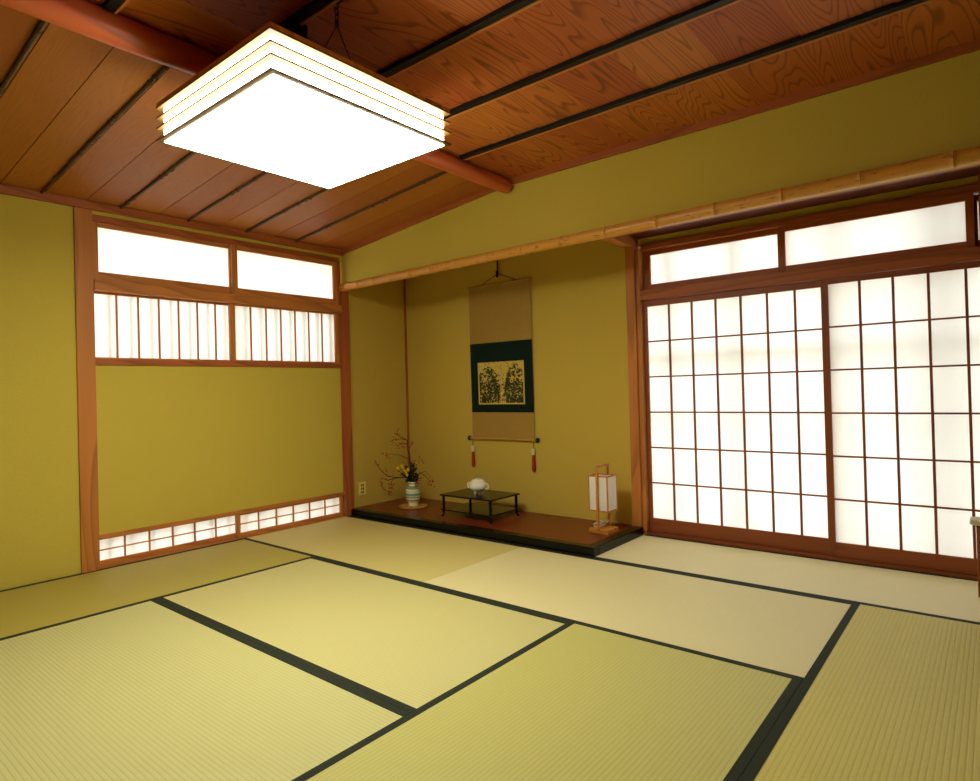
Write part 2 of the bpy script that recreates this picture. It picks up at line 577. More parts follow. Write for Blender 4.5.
# ---------------------------------------------------------------- windows
def panel(name, label, plane, u0, u1, z0, z1, d, mats, stile=.033, top=.04, bot=.03, ncol=0, nrow=0, thick=.028, bar=.0075, barrow=.0075):
    """a framed paper screen; plane 'x': lies in x=d facing +x (u = y); plane 'y': lies in y=d facing -y (u = x)"""
    MX, MZ = mats
    root = struct_root(name, ((d, (u0 + u1) / 2, z0) if plane == 'x' else ((u0 + u1) / 2, d, z0)), label)
    s = -1 if plane == 'x' else 1
    def B(ua, ub, za, zb, d0, d1):
        lo, hi = sorted((d + s * d0, d + s * d1))
        return (lo, hi, ua, ub, za, zb) if plane == 'x' else (ua, ub, lo, hi, za, zb)
    for ua, ub in ((u0, u0 + stile), (u1 - stile, u1)):
        obj('stile', box_bm(B(ua, ub, z0, z1, 0, thick), bevel=.0015), MZ, root)
    obj('rail', box_bm(B(u0 + stile, u1 - stile, z0, z0 + bot, .001, thick - .001), bevel=.0015), MX, root)
    obj('rail', box_bm(B(u0 + stile, u1 - stile, z1 - top, z1, .001, thick - .001), bevel=.0015), MX, root)
    ua, ub, za, zb = u0 + stile, u1 - stile, z0 + bot, z1 - top
    if ncol > 1:
        bs = []
        for i in range(1, ncol):
            c = ua + (ub - ua) * i / ncol
            bs.append(B(c - bar / 2, c + bar / 2, za, zb, .004, .014))
        obj('lattice', box_bm(*bs), MZ, root)
    if nrow > 1:
        bs = []
        for i in range(1, nrow):
            c = za + (zb - za) * i / nrow
            bs.append(B(ua, ub, c - barrow / 2, c + barrow / 2, .0045, .0145))
        obj('lattice', box_bm(*bs), MX, root)
    p = obj('paper', box_bm(B(ua - .004, ub + .004, za - .004, zb + .004, .0152, .0158)), M_PAPER, root)
    p['label'] = 'glowing white paper'
    return root
LW = (W_Y, W_Z)
# left wall: plain transoms, barred windows, floor windows
panel('window_1', 'plain paper window high in the left wall, nearer the viewer', 'x', -1.98, -1.02, 1.825, 2.196, XW - .004, LW, stile=.034, top=.03, bot=.055)
panel('window_2', 'plain paper window high in the left wall, nearer the alcove', 'x', -1.045, -.070, 1.825, 2.196, XW + .018, LW, stile=.044, top=.036, bot=.05)
bpy.data.objects['window_2']
panel('window_3', 'barred paper window in the left wall, nearer the viewer', 'x', -1.98, -1.005, 1.325, 1.757, XW - .034, LW, stile=.014, top=.012, bot=.012, ncol=7, bar=.012)
panel('window_4', 'barred paper window in the left wall, nearer the alcove', 'x', -1.058, -.052, 1.325, 1.757, XW - .004, LW, stile=.04, top=.012, bot=.012, ncol=7, bar=.012)
panel('window_5', 'low paper window at floor level in the left wall, nearer the viewer', 'x', -1.98, -1.02, .006, .185, XW - .034, LW, stile=.012, top=.010, bot=.036, ncol=6, nrow=2, bar=.010)
panel('window_6', 'low paper window at floor level in the left wall, nearer the alcove', 'x', -1.042, -.055, .006, .185, XW - .004, LW, stile=.028, top=.012, bot=.036, ncol=6, nrow=2, bar=.010)
trim(box_bm((XW - .08, XW + .006, -1.98, -.036, 2.197, 2.240), bevel=.002), R_Y, 'rail above the high windows of the left wall')
trim(box_bm((XW - .08, XW + .022, -1.98, -.036, 1.758, 1.824), bevel=.002), W_Y, 'rail between the plain and the barred windows')
trim(box_bm((XW - .08, XW + .010, -1.98, -.036, 1.286, 1.324), bevel=.002), R_Y, 'sill below the barred windows')
trim(box_bm((XW - .08, XW + .010, -1.98, -.036, .186, .214), bevel=.002), W_Y, 'rail above the floor-level windows')
trim(box_bm((XW - .08, XW, -1.98, -.036, -.1, .005)), W_Y, 'sill below the floor-level windows')
trim(box_bm((XW - .09, XW - .035, -.053, .0, 0, 2.3), (XW - .09, XW - .035, -2.0, -1.9805, 0, 2.3)), W_Z, 'jambs of the left windows')
trim(box_bm((XW - .02, XW + .004, -.050, -.036, .2145, 2.196), (XW - .02, XW + .008, -.0695, -.0505, 1.825, 2.196)), R_Z, 'narrow jamb beside the corner post')

# right side: doors and high windows
DM = (D_X, D_Z); RM = (R_X, R_Z)
panel('door_1', 'paper sliding door next to the alcove post', 'y', 2.4435, 3.618, .018, 1.672, .808, DM, stile=.026, top=.042, bot=.095, ncol=7, nrow=6, bar=.013, barrow=.010)
panel('door_2', 'paper sliding door at the right edge of the photo', 'y', 3.581, 4.779, .018, 1.672, .778, DM, stile=.037, top=.034, bot=.085, ncol=7, nrow=6, bar=.013, barrow=.010)
panel('window_7', 'long low paper window above the sliding door next to the alcove', 'y', 2.4435, 3.388, 1.745, 2.0345, .832, RM, stile=.049, top=.034, bot=.044)
panel('window_8', 'long low paper window above the sliding door at the right', 'y', 3.352, 4.302, 1.745, 2.0345, .800, RM, stile=.036, top=.034, bot=.040)
panel('window_9', 'narrow paper window beyond the right edge of the photo', 'y', 4.285, 4.79, 1.745, 2.030, .832, DM, stile=.030, top=.034, bot=.044)
trim(box_bm((2.443, XE, .790, .87, 2.035, 2.075), bevel=.002), R_X, 'red-brown head rail above the high windows')
trim(box_bm((2.443, XE, .764, .87, 1.674, 1.744), bevel=.003), R_X, 'lintel rail between the doors and the high windows')
trim(box_bm((2.443, XE, .760, .87, -.1, .017)), D_X, 'grooved sill under the sliding doors')
tag(obj('hanging_post', box_bm((4.322, 4.40, .775, .86, 1.744, 2.124), bevel=.003), R_Z, None), 'dark upright between the high windows at the right edge', 'post')

# outer glazing bars, whose shadows fall on the paper
ob = []
for x in (2.62, 3.06, 3.66, 4.12, 4.20, 4.72):
    ob.append((x - .02, x + .02, .905, .93, .0, 2.1))
struct('window_10', box_bm(*ob, (2.44, XE, .905, .93, 1.245, 1.29), (2.44, XE, .905, .93, .86, .875), (2.44, XE, .905, .93, 0, .05), (2.44, XE, .905, .93, 1.70, 1.74)), M_EXT, 'outer metal frame behind the paper doors')
bb = []
for i in range(7):
    y = -1.966 + .1331 * (i + .70)
    bb.append((XW - .078, XW - .066, y - .010, y + .010, 1.31, 1.78))
    y = -1.018 + .1324 * (i + .70)
    bb.append((XW - .050, XW - .038, y - .010, y + .010, 1.31, 1.78))
for i in range(7):
    y = -1.90 + .137 * i
    bb.append((XW - .078, XW - .066, y - .007, y + .007, .02, .19))
    y = -.96 + .137 * i
    bb.append((XW - .050, XW - .038, y - .007, y + .007, .02, .19))
struct('window_11', box_bm(*bb), M_EXT, 'outer bars behind the left paper windows')

# ---------------------------------------------------------------- alcove floor
ZT = .045
root = thing('alcove_floor', 'raised dark red-brown board floor of the alcove with black lacquered edge', 'platform', (1.2, .4, -.05))
obj('board', box_bm((0.0, 2.36, .092, .80, -.05, ZT)), M_TOKO, root)
o = obj('front_edge', box_bm((XW + .016, 2.43, .016, .091, -.05, ZT + .012), bevel=.004), M_LACQ, root); o['label'] = 'black lacquered front rail'
o = obj('side_edge', box_bm((2.361, 2.43, .0915, .741, -.05, ZT + .012), bevel=.004), M_LACQ, root); o['label'] = 'black lacquered side rail'

trim(box_bm((XW + .02, 2.43, .0005, .0155, -.05, .004)), M_BLACK, 'thin dark wooden strip along the foot of the alcove edge')

# ---------------------------------------------------------------- hanging scroll
M_BROCADE = plain('tan_silk', (176, 142, 66), .75, .2)
M_NAVY = plain('dark_green_silk', (12, 34, 24), .8, .2)
M_CORD = plain('brown_cord', (70, 50, 24), .8, .2)
M_RODW = plain('pale_rod', (188, 142, 62), .5, .4)
M_RODE = plain('green_glaze', (20, 60, 34), .2, .6)
M_TAS = plain('red_tassel', (168, 60, 38), .8, .2)
M_IVORY = plain('ivory_bead', (226, 214, 150), .4, .5)
M_HOOK = plain('dark_iron', (28, 24, 14), .5, .5)
YSC = .786
sc = thing('hanging_scroll', 'tan hanging scroll with dark green mount and landscape picture on the alcove wall', 'scroll', (1.16, YSC, .64))
def cloth(x0, x1, z0, z1, y, t=.002):
    bm = bmesh.new()
    nx = 2; nz = 16
    g = {}
    for side in (0, 1):
        for i in range(nx + 1):
            for j in range(nz + 1):
                z = z0 + (z1 - z0) * j / nz
                yy = y + side * t + .0025 * math.sin((z - .6) * 5.2)
                g[side, i, j] = bm.verts.new((x0 + (x1 - x0) * i / nx, yy, z))
    for i in range(nx):
        for j in range(nz):
            bm.faces.new((g[0, i, j], g[0, i + 1, j], g[0, i + 1, j + 1], g[0, i, j + 1]))
            bm.faces.new((g[1, i, j], g[1, i, j + 1], g[1, i + 1, j + 1], g[1, i + 1, j]))
    for j in range(nz):
        bm.faces.new((g[0, 0, j], g[0, 0, j + 1], g[1, 0, j + 1], g[1, 0, j]))
        bm.faces.new((g[0, nx, j], g[1, nx, j], g[1, nx, j + 1], g[0, nx, j + 1]))
    for i in range(nx):
        bm.faces.new((g[0, i, 0], g[1, i, 0], g[1, i + 1, 0], g[0, i + 1, 0]))
        bm.faces.new((g[0, i, nz], g[0, i + 1, nz], g[1, i + 1, nz], g[1, i, nz]))
    return bm
obj('silk_backing', cloth(.828, 1.488, .645, 1.965, YSC), M_BROCADE, sc, True)
o = obj('mount', cloth(.829, 1.487, .868, 1.468, YSC - .0024), M_NAVY, sc, True); o['label'] = 'dark green silk mount'
def painting():
    t = NT('ink_landscape')
    c = t.n('ShaderNodeTexCoord'); sp = t.n('ShaderNodeSeparateXYZ')
    t.l(c.outputs['Object'], sp.inputs[0])
    X, Z = sp.outputs['X'], sp.outputs['Z']      # origin: bottom middle; half width .245, height .364
    def hill(cx, cz, rx, rz):
        a = t.math('POWER', t.math('ABSOLUTE', t.math('DIVIDE', t.math('SUBTRACT', X, cx), rx)), 2.0)
        b = t.math('POWER', t.math('ABSOLUTE', t.math('DIVIDE', t.math('SUBTRACT', Z, cz), rz)), 2.0)
        return t.math('LESS_THAN', t.math('ADD', a, b), 1.0)
    h = t.math('MAXIMUM', hill(-.135, .12, .13, .205), t.math('MAXIMUM', hill(.155, .12, .11, .22), hill(.17, .24, .025, .10)))
    low = t.math('LESS_THAN', Z, t.math('MULTIPLY_ADD', t.noise(t.coord(), 9, 2), .22, .09))
    vo = t.n('ShaderNodeTexVoronoi'); vo.inputs['Scale'].default_value = 75
    t.l(c.outputs['Object'], vo.inputs['Vector'])
    speck = t.noise(t.coord((1, 1, 1.2)), 62, 3, .7)
    big = t.noise(t.coord(), 15, 3, .7)
    dens = t.math('ADD', t.math('MULTIPLY', h, .125), t.math('ADD', t.math('MULTIPLY', low, .07), -.04))
    dens = t.math('ADD', dens, t.math('MULTIPLY_ADD', big, .6, -.29))
    ink = t.math('GREATER_THAN', t.math('ADD', speck, dens), .585)
    inside = t.math('LESS_THAN', t.math('ABSOLUTE', X), .232)
    ink = t.math('MULTIPLY', t.math('MULTIPLY', ink, inside), t.math('GREATER_THAN', Z, .012))
    hc = t.mix(t.noise(t.coord(), 30, 2), lin((34, 36, 20)), lin((66, 74, 40)))
    col = t.mix(ink, lin((216, 190, 92)), hc)
    red = t.math('GREATER_THAN', t.noise(t.coord((1, 1, .8), (3, 0, 1)), 48, 2, .6), .70)
    col = t.mix(t.math('MULTIPLY', red, .7), col, lin((196, 92, 40)))
    return t.pbr(col, .8, .2)
obj('picture', cloth(.912, 1.402, .936, 1.300, YSC - .0052, .002), painting(), sc, loc=(1.157, YSC, .936))
o = obj('top_rod', tube(bmesh.new(), [(.820, YSC - .002, 1.968), (1.496, YSC - .002, 1.968)], .007, 12), M_RODW, sc, True)
rr = obj('bottom_roller', tube(bmesh.new(), [(.812, YSC - .004, .640), (1.504, YSC - .004, .640)], .0125, 16), M_RODW, sc, True)
for s, xx in ((-1, .812), (1, 1.504)):
    bm = bmesh.new()
    tube(bm, [(xx, YSC - .004, .64), (xx + s * .006, YSC - .004, .64), (xx + s * .024, YSC - .004, .64), (xx + s * .028, YSC - .004, .64)], [.014, .020, .020, .014], 16)
    o = obj('roller_end', bm, M_RODE, rr, True); o['label'] = 'dark green glazed knob'
bm = bmesh.new()
tube(bm, [(.98, YSC - .003, 1.975), (1.155, YSC - .003, 2.052)], .0028, 6); tube(bm, [(1.34, YSC - .003, 1.975), (1.155, YSC - .003, 2.052)], .0028, 6)
obj('hanging_cord', bm, M_CORD, sc)
for xx in (.832, 1.474):
    bm = bmesh.new()
    tube(bm, [(xx, YSC - .004, .64), (xx, YSC - .004, .52)], .002, 6)
    tp = obj('tassel_cord', bm, M_CORD, sc)
    obj('bead', tube(bmesh.new(), [(xx, YSC - .004, .520), (xx, YSC - .004, .526), (xx, YSC - .004, .566), (xx, YSC - .004, .572)], [.012, .017, .017, .012], 14), M_IVORY, tp, True)
    o = obj('tassel', tube(bmesh.new(), [(xx, YSC - .004, .519), (xx, YSC - .004, .50), (xx, YSC - .004, .40), (xx, YSC - .004, .380)], [.008, .013, .017, .006], 12), M_TAS, tp, True); o['label'] = 'red silk tassel'
bm = bmesh.new()
tube(bm, [(1.155, YSC - .004, 2.32), (1.155, YSC - .004, 2.02)], .0065, 8)
tube(bm, [(1.155, YSC - .004, 2.03), (1.155, YSC - .016, 2.015), (1.155, YSC - .022, 2.035), (1.155, YSC - .02, 2.07)], .005, 8)
tag(obj('scroll_hanger', bm, M_HOOK, None, True), 'slim dark hanger rod holding the scroll from above', 'hanger')

# ---------------------------------------------------------------- outlet
M_OUT = plain('yellowed_plastic', (250, 228, 110), .5, .4)
ot = thing('wall_outlet', 'yellowed triple socket plate low on the alcove side wall', 'wall outlet', (0.0, .204, .145))
obj('plate', box_bm((0.0005, .007, .165, .243, .145, .262), bevel=.0015), M_OUT, ot)
for zz in (.172, .203, .234):
    obj('socket', box_bm((.0071, .0085, .190, .200, zz - .009, zz + .009), (.0071, .0085, .208, .218, zz - .009, zz + .009)), M_BLACK, ot)

# ---------------------------------------------------------------- low black display table
x0, x1, y0, y1 = .915, 1.425, .262, .625
tb = thing('display_table', 'low black lacquered two-tier display table in the alcove', 'table', ((x0 + x1) / 2, (y0 + y1) / 2, ZT))
obj('top', box_bm((x0 - .008, x1 + .008, y0 - .008, y1 + .008, .213, .226), bevel=.002), M_LACQ_D, tb)
obj('shelf', box_bm((x0 - .004, x1 + .004, y0 - .004, y1 + .004, .097, .106), bevel=.002), M_LACQ_D, tb)
for xx in (x0 + .014, x1 - .014):
    for yy in (y0 + .014, y1 - .014):
        lg = bmesh.new()
        tube(lg, [(xx, yy, .2125), (xx, yy, .095)], [.011, .011], 10)
        sx = 1 if xx > 1.2 else -1; sy = 1 if yy > .4 else -1
        tube(lg, [(xx, yy, .096), (xx + sx * .004, yy + sy * .002, .080), (xx + sx * .001, yy, .066), (xx + sx * .009, yy + sy * .006, .052), (xx + sx * .012, yy + sy * .008, ZT + .0005)], [.0075, .010, .0065, .009, .011], 10)
        obj('leg', lg, M_LACQ, tb, True)

# censer
M_PORC = plain('white_glaze', (252, 250, 222), .2, .6, coat=.3)
M_DARKH = plain('vent_hole', (40, 40, 24), .8, .1)
cx, cy = 1.165, .432
cs = thing('incense_burner', 'small white porcelain incense burner with ring handles on the black table', 'incense burner', (cx, cy, .2265))
obj('bowl', lathe(bmesh.new(), [(.0, .030), (.032, .031), (.056, .042), (.071, .062), (.074, .080), (.070, .096), (.060, .108), (.053, .110), (.053, .106)], (cx, cy, .2165), 36), M_PORC, cs, True)
ld = obj('lid', lathe(bmesh.new(), [(.056, .1105), (.052, .119), (.036, .130), (.012, .134), (.0, .135)], (cx, cy, .2165), 32), M_PORC, cs, True)
for k in range(5):
    a = k * 2 * math.pi / 5 + .5
    bm = bmesh.new(); sphere(bm, (cx + .034 * math.cos(a), cy + .034 * math.sin(a), .2165 + .1305), .0055, sz=.35, u=8, v=5)
    obj('vent_hole', bm, M_DARKH, ld)
for k in range(3):
    a = k * 2 * math.pi / 3 + math.radians(265)
    dx, dy = math.cos(a), math.sin(a)
    obj('foot', tube(bmesh.new(), [(cx + dx * .030, cy + dy * .030, .2265 + .034), (cx + dx * .034, cy + dy * .034, .2265 + .02), (cx + dx * .036, cy + dy * .036, .2270)], [.016, .010, .007], 10), M_PORC, cs, True)
for s in (-1, 1):
    # rings stand to either side as seen from the room
    hx, hy = .994 * s, .10 * s
    c0 = Vector((cx + hx * .083, cy + hy * .083, .2165 + .074))
    pts = [c0 + Vector((hx, hy, 0)) * .017 * math.cos(t_) + Vector((0, 0, 1)) * .023 * math.sin(t_) for t_ in [i * 2 * math.pi / 16 for i in range(17)]]
    obj('ring_handle', tube(bmesh.new(), pts, .0048, 8, cap=False), M_PORC, cs, True)

# ---------------------------------------------------------------- vase with branches
vx, vy = .425, .425
M_COAST = wood('coaster_wood', (196, 150, 78), 'X', rough=.5)
tag(obj('round_stand', lathe(bmesh.new(), [(0, 0), (.115, 0), (.124, .004), (.126, .010), (.121, .015), (0, .015)], (vx, vy, ZT + .0003), 48), M_COAST, None, True), 'flat round pale wooden stand under the striped vase', 'stand')
def vase_mat():
    t = NT('banded_glaze')
    c = t.n('ShaderNodeTexCoord'); sp = t.n('ShaderNodeSeparateXYZ')
    t.l(c.outputs['Object'], sp.inputs[0])
    z = t.math('ADD', t.math('DIVIDE', sp.outputs['Z'], .225), t.math('MULTIPLY_ADD', t.noise(t.coord(), 9, 2), .02, -.01))
    cr = lin((250, 244, 196)); te = lin((132, 168, 140)); br = lin((120, 96, 50))
    st = [(0, cr), (.14, cr), (.15, te), (.17, cr), (.20, te), (.25, te), (.265, cr), (.31, cr), (.325, br), (.345, br), (.355, cr), (.42, te), (.49, te), (.50, cr), (.55, cr), (.56, br), (.58, cr), (.62, cr), (.66, te), (.73, te), (.75, br), (.77, cr), (.83, cr), (.88, te), (.90, cr), (1, cr)]
    a = t.ramp(z, st)
    return t.pbr(a, .35, .5)
vm = vase_mat()
zb = ZT + .016
vprof = [(r_ * .70, z_ * 1.0) for r_, z_ in [(0, 0), (.060, 0), (.063, .004), (.060, .016), (.062, .022), (.080, .040), (.090, .065), (.093, .095), (.091, .125), (.085, .148), (.070, .162), (.055, .168), (.050, .176), (.052, .186), (.057, .196), (.058, .205), (.055, .209), (.049, .208), (.046, .19), (.046, .17), (.07, .15), (.08, .1), (.07, .03), (0, .02)]]
tag(obj('flower_vase', lathe(bmesh.new(), vprof, (vx, vy, zb), 48), vm, None, True), 'cream and teal banded ceramic vase holding the flower arrangement', 'vase')
M_BR = plain('branch_bark', (52, 40, 18), .7, .3)
M_BERRY = plain('red_berry', (186, 52, 38), .35, .5)
M_LEAF = plain('dark_leaf', (40, 58, 22), .6, .3)
M_YEL = plain('yellow_petal', (236, 192, 20), .6, .3)
mouth = Vector((vx, vy, zb + .195))
berry_mesh = None
def P3(x, z, y=None):
    return Vector((x, vy if y is None else y, z))
def berry_branch(label, stems, berries):
    global berry_mesh
    root = thing('berry_branch', label, 'branch', tuple(mouth + Vector((0, 0, -.15))), 'red berry branches in the vase')
    bm = bmesh.new()
    for pts, r0, r1 in stems:
        n = len(pts)
        # fine wiggle
        pp = []
        for i in range(n - 1):
            for k in range(4):
                f = k / 4
                p = Vector(pts[i]).lerp(Vector(pts[i + 1]), f)
                if not (i == 0 and k == 0):
                    p += Vector((mnoise.noise(p * 31), mnoise.noise(p * 37 + Vector((5, 0, 0))), mnoise.noise(p * 41 + Vector((0, 9, 0))))) * .008
                pp.append(p)
        pp.append(Vector(pts[-1]))
        tube(bm, pp, [r0 + (r1 - r0) * i / (len(pp) - 1) for i in range(len(pp))], 6)
    obj('stem', bm, M_BR, root, True)
    for (c, spread, n) in berries:
        for k in range(n):
            p = Vector(c) + Vector((random.gauss(0, spread), random.gauss(0, spread), random.gauss(0, spread)))
            if berry_mesh is None:
                b = bmesh.new(); sphere(b, p, .0062, u=7, v=5)
                o = obj('berry', b, M_BERRY, root, True, loc=p)
                berry_mesh = o
            else:
                o = berry_mesh.copy(); COL.objects.link(o); o.parent = root
                o.location = p - Vector(root.location)
                s = random.uniform(.7, 1.25); o.scale = (s, s, s)
random.seed(21)
b0 = mouth + Vector((0, 0, -.12))
berry_branch('tall upright twig of red berries rising from the vase',
    [([b0, P3(.41, .40), P3(.385, .52), P3(.365, .637), P3(.30, .67, .39), P3(.251, .697, .38)], .0055, .0022),
     ([P3(.365, .637), P3(.30, .645, .38), P3(.22, .635, .40), P3(.172, .612, .40)], .003, .0015),
     ([P3(.375, .60), P3(.34, .60, .37), P3(.31, .59, .36)], .002, .001),
     ([P3(.385, .56), P3(.42, .60), P3(.41, .63)], .002, .001)],
    [(P3(.25, .69), .012, 5), (P3(.18, .62), .018, 8), (P3(.22, .60), .02, 5), (P3(.31, .59), .022, 8), (P3(.41, .61), .016, 4), (P3(.34, .57), .012, 3)])
berry_branch('thin twig of red berries reaching left at half height above the vase',
    [([b0, P3(.41, .36), P3(.39, .47), P3(.30, .505, .37), P3(.21, .51, .36), P3(.15, .495, .36)], .004, .0014),
     ([P3(.44, .36), P3(.49, .44), P3(.53, .49)], .002, .001)],
    [(P3(.15, .495, .36), .012, 5), (P3(.19, .47, .36), .014, 5), (P3(.53, .47), .018, 6), (P3(.46, .45), .014, 3)])
berry_branch('low spreading twig of red berries drooping left of the vase',
    [([b0, P3(.39, .315), P3(.30, .30, .37), P3(.19, .305, .35), P3(.12, .35, .34), P3(.06, .40, .34), P3(-.0, .44, .36)][:6] + [P3(.02, .45, .35)], .005, .0018),
     ([P3(.30, .30, .37), P3(.20, .275, .34), P3(.13, .29, .33), P3(.10, .27, .33), P3(.13, .20, .34), P3(.20, .155, .35)], .003, .0012),
     ([P3(.25, .30, .36), P3(.24, .24, .33), P3(.22, .20, .32)], .002, .001),
     ([P3(.12, .35, .34), P3(.14, .37, .34), P3(.17, .39, .34)], .002, .001)],
    [(P3(.05, .42, .35), .014, 6), (P3(.25, .23, .33), .022, 12), (P3(.22, .20, .33), .016, 8), (P3(.20, .155, .35), .012, 4), (P3(.12, .24, .33), .012, 4), (P3(.19, .34, .34), .02, 5)])
berry_branch('twig of red berries arching right of the vase toward the black table',
    [([b0, P3(.49, .315), P3(.56, .36, .38), P3(.63, .345, .37), P3(.67, .31, .37), P3(.70, .28, .37)], .0045, .0014),
     ([P3(.56, .36, .38), P3(.62, .375, .38), P3(.68, .35, .38), P3(.71, .30, .38)], .0025, .001),
     ([P3(.50, .32), P3(.545, .29, .36), P3(.55, .25, .36)], .002, .001)],
    [(P3(.69, .28, .37), .014, 7), (P3(.71, .30, .38), .010, 5), (P3(.55, .27, .37), .016, 7), (P3(.58, .33, .38), .014, 4), (P3(.50, .33, .36), .01, 3)])
# one spray of yellow chrysanthemums with its leaves
heads = [(.306, .393), (.345, .412), (.362, .386), (.329, .346), (.390, .369), (.391, .339), (.433, .387), (.525, .450)]
root = thing('chrysanthemum_spray', 'spray of small yellow chrysanthemums with dark green leaves in the banded vase', 'flowers', tuple(mouth + Vector((0, 0, -.12))))
for i, (x, z) in enumerate(heads):
    c = Vector((x + .030, .34 + .012 * (i % 3), z))
    s = .45 if i == 7 else .72
    bm = bmesh.new()
    for ring, (n, rr_, zz, ln) in enumerate(((12, .008, .000, .017), (10, .005, .005, .013), (7, .002, .009, .009))):
        for k in range(n):
            a = 2 * math.pi * k / n + ring * .3
            d = Vector((math.cos(a), -.35, math.sin(a))).normalized()
            p0 = c + Vector((math.cos(a) * rr_ * s, -zz * s, math.sin(a) * rr_ * s))
            tube(bm, [p0, p0 + d * ln * .6 * s, p0 + d * ln * s], [.002 * s, .0052 * s, .0026 * s], 6)
    sphere(bm, c, .011 * s, u=10, v=6)
    o = obj('flower_head', bm, M_YEL, root, True); o['label'] = 'yellow flower'
    m0 = mouth + Vector((random.uniform(-.015, .015), random.uniform(-.015, .015), 0))
    obj('stem', tube(bmesh.new(), [mouth + Vector((0, 0, -.12)), m0, (m0 + c) / 2 + Vector((0, .01, .012)), c + Vector((0, .006, -.003))], [.002, .002, .0018, .0015], 6), M_LEAF, root)
def leaf(bm, p, d, ln, w):
    d = d.normalized(); up = Vector((random.uniform(-1, 1), random.uniform(-1, 1), random.uniform(-1, 1)))
    s = d.cross(up).normalized(); nrm = s.cross(d)
    rows = [(0, .1), (.3, .9), (.6, 1), (.85, .5), (1, .05)]
    L = []; R = []; C = []
    for f, ww in rows:
        b = p + d * ln * f - nrm * ln * .12 * f * f
        L.append(bm.verts.new(b + s * w * ww)); R.append(bm.verts.new(b - s * w * ww)); C.append(bm.verts.new(b - nrm * .002 * ww))
    for i in range(4):
        bm.faces.new((L[i], L[i + 1], C[i + 1], C[i])); bm.faces.new((C[i], C[i + 1], R[i + 1], R[i]))
for tip in ((.50, .37, .42), (.44, .36, .40), (.36, .345, .35), (.52, .40, .33)):
    st = mouth + Vector((0, 0, -.12)); T = Vector(tip)
    obj('stem', tube(bmesh.new(), [st, mouth, T], .0022, 6), M_LEAF, root)
    bm = bmesh.new()
    for k in range(50):
        p = mouth.lerp(T, random.uniform(0, 1))
        leaf(bm, p, Vector((random.uniform(-1, 1), random.uniform(-1, .6), random.uniform(-.25, 1))), random.uniform(.03, .055), random.uniform(.005, .009))
    obj('leaves', bm, M_LEAF, root)

# ---------------------------------------------------------------- paper floor lantern
M_LP = NT('lantern_paper')
_b = M_LP.n('ShaderNodeBsdfDiffuse'); _b.inputs[0].default_value = lin((253, 252, 244))
_t = M_LP.n('ShaderNodeBsdfTranslucent'); _t.inputs[0].default_value = lin((253, 252, 244))
_m = M_LP.n('ShaderNodeMixShader'); _m.inputs[0].default_value = .35
M_LP.l(_b.outputs[0], _m.inputs[1]); M_LP.l(_t.outputs[0], _m.inputs[2]); M_LP.l(_m.outputs[0], M_LP.out.inputs[0])
M_LP = M_LP.m
LW2 = (214, 140, 58)
L_Z = wood('lantern_wood_z', LW2, 'Z'); L_X = wood('lantern_wood_x', LW2, 'X')
lx0, lx1, ly0, ly1 = 2.172, 2.322, .425, .567
mx, my = (lx0 + lx1) / 2, (ly0 + ly1) / 2
lt = thing('paper_lantern', 'small square paper lantern with wooden handle standing in the alcove', 'lantern', (mx, my, ZT + .0005))
obj('base', box_bm((mx - .075, mx + .075, my - .075, my + .075, ZT + .0005, ZT + .031), bevel=.002), L_X, lt)
for yy in (ly0 - .018, ly1 + .003):
    obj('upright', box_bm((mx - .007, mx + .008, yy, yy + .015, ZT + .0315, .500), bevel=.001), L_Z, lt)
obj('handle', box_bm((mx - .007, mx + .008, ly0 - .019, ly1 + .019, .5005, .515), bevel=.001), L_X, lt)
fr = []
e = .009
for xx in (lx0, lx1 - e):
    for yy in (ly0, ly1 - e):
        fr.append((xx, xx + e, yy, yy + e, .197, .446))
for zz in (.197, .446 - e):
    fr += [(lx0 + e, lx1 - e, ly0, ly0 + e, zz, zz + e), (lx0 + e, lx1 - e, ly1 - e, ly1, zz, zz + e), (lx0, lx0 + e, ly0 + e, ly1 - e, zz, zz + e), (lx1 - e, lx1, ly0 + e, ly1 - e, zz, zz + e)]
sh = obj('shade_frame', box_bm(*fr, bevel=.0008), L_Z, lt)
bm = bmesh.new()
bx(bm, lx0 + .003, lx0 + .004, ly0 + .004, ly1 - .004, .201, .442); bx(bm, lx1 - .004, lx1 - .003, ly0 + .004, ly1 - .004, .201, .442)
bx(bm, lx0 + .004, lx1 - .004, ly0 + .003, ly0 + .004, .201, .442); bx(bm, lx0 + .004, lx1 - .004, ly1 - .004, ly1 - .003, .201, .442)
o = obj('shade_paper', bm, M_LP, sh); o['label'] = 'white paper sides'
# bundled white cord
M_CW = plain('white_cable', (226, 222, 190), .5, .4)
random.seed(5)
for_c = Vector((mx - .028, my + .0, ZT + .052))
pts = []
for i in range(90):
    a = i * .42
    pts.append(for_c + Vector((.030 * math.cos(a) * (1 + .2 * math.sin(i * .7)), .040 * math.cos(a * .63 + 1), .013 * math.sin(a) + .004 * math.sin(i))))
pts.append(for_c + Vector((.06, .02, .03)))
for p in pts:
    p.z = max(p.z, ZT + .036)
obj('power_cord', tube(bmesh.new(), pts, .0032, 6), M_CW, lt, True)['label'] = 'bundled white cord'

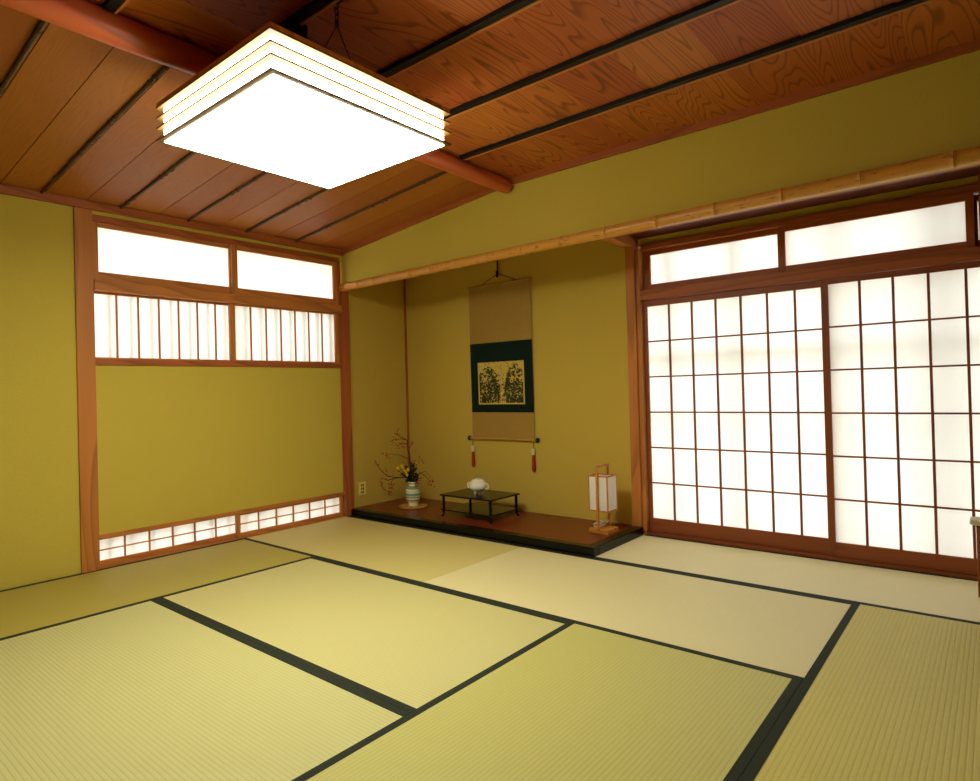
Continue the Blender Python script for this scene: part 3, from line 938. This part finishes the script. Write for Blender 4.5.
# ---------------------------------------------------------------- ceiling lamp
LX0, LX1, LY0, LY1 = 1.822, 2.648, -2.342, -1.482
lcx, lcy = (LX0 + LX1) / 2, (LY0 + LY1) / 2
lamp = thing('ceiling_lamp', 'large square white ceiling lamp with stacked thin wooden rims hanging by a chain', 'ceiling lamp', (lcx, lcy, 2.095))
t = NT('lit_diffuser')
em = t.n('ShaderNodeEmission'); em.inputs[0].default_value = (1.0, .975, .80, 1); em.inputs[1].default_value = LAMP_STRENGTH
t.l(em.outputs[0], t.out.inputs[0])
M_EM = t.m
ins = .022
o = obj('diffuser', box_bm((LX0 + ins, LX1 - ins, LY0 + ins, LY1 - ins, 2.097, 2.102)), M_EM, lamp); o['label'] = 'glowing white acrylic bottom panel'
t = NT('lit_side')
em = t.n('ShaderNodeEmission'); em.inputs[0].default_value = (1.0, .975, .80, 1); em.inputs[1].default_value = 7.0
t.l(em.outputs[0], t.out.inputs[0])
o = obj('side_panel', box_bm((LX0 + ins, LX1 - ins, LY0 + ins, LY1 - ins, 2.1022, 2.234)), t.m, lamp); o['label'] = 'glowing white acrylic side band'
M_FIN = wood('rim_wood', (138, 104, 46), 'X', rough=.5)
M_FRM = wood('lamp_frame_wood', (250, 172, 76), 'X', rough=.45)
def ring(x0, x1, y0, y1, w, z0, z1):
    return [(x0, x1, y0, y0 + w, z0, z1), (x0, x1, y1 - w, y1, z0, z1), (x0, x0 + w, y0 + w, y1 - w, z0, z1), (x1 - w, x1, y0 + w, y1 - w, z0, z1)]
for zz in (2.100, 2.149, 2.190, 2.231):
    obj('rim', box_bm(*ring(LX0, LX1, LY0, LY1, ins - .0005, zz, zz + .006)), M_FIN, lamp)
tf = obj('top_frame', box_bm((LX0 + .002, LX1 - .002, LY0 + .002, LY1 - .002, 2.236, 2.2555), bevel=.0015), M_FRM, lamp); tf['label'] = 'orange wooden top frame'
bm = bmesh.new()
tube(bm, [(2.352, -2.035, 2.256), (2.352, -2.035, 2.485)], .044, 28)
o = obj('ceiling_rose', bm, M_BLACK, lamp, True); o['label'] = 'black ceiling socket cylinder'
for (hx, hy) in ((2.600, -2.035), (1.99, -2.035)):
    bm = bmesh.new()
    bx(bm, hx - .018, hx + .018, hy - .018, hy + .018, 2.478, 2.4845)
    hk = obj('hook_plate', bm, M_HOOK, lamp)
    bm = bmesh.new()
    pts = [Vector((hx + .010 * math.cos(a), hy, 2.462 + .013 * math.sin(a))) for a in [math.pi / 2 - i * .45 for i in range(11)]]
    tube(bm, pts, .0028, 8)
    for k, zz in enumerate((2.440, 2.420)):
        q = [Vector((hx + (.008 * math.cos(a) if k else 0), hy + (0 if k else .008 * math.cos(a)), zz + .013 * math.sin(a))) for a in [i * 2 * math.pi / 12 for i in range(13)]]
        tube(bm, q, .0022, 6, cap=False)
    bx(bm, hx - .006, hx + .006, hy - .005, hy + .005, 2.385, 2.409)
    obj('chain', bm, M_HOOK, hk, True)
    for s in (-1, 1):
        obj('suspension_wire', tube(bmesh.new(), [(hx, hy, 2.388), (hx, hy + s * .075, 2.2565)], .0022, 6), M_HOOK, hk)

# ---------------------------------------------------------------- cabinet at the right edge
M_CT = plain('cream_top', (222, 206, 168), .45, .4)
cb = thing('side_cabinet', 'narrow wooden stand with rounded cream top cut off by the right edge', 'cabinet', (4.50, .085, 0.0012))
cbx0 = 4.283
obj('top', box_bm((cbx0 - .018, 4.72, .030, .135, .418, .442), bevel=.010), M_CT, cb)['label'] = 'cream rounded top'
obj('body', box_bm((cbx0 + .004, 4.71, .043, .125, .105, .418), bevel=.003), D_Z, cb)
for xx in (cbx0 + .008, 4.68):
    for yy in (.047, .100):
        obj('leg', box_bm((xx, xx + .020, yy, yy + .020, .0014, .1045)), M_CT, cb)
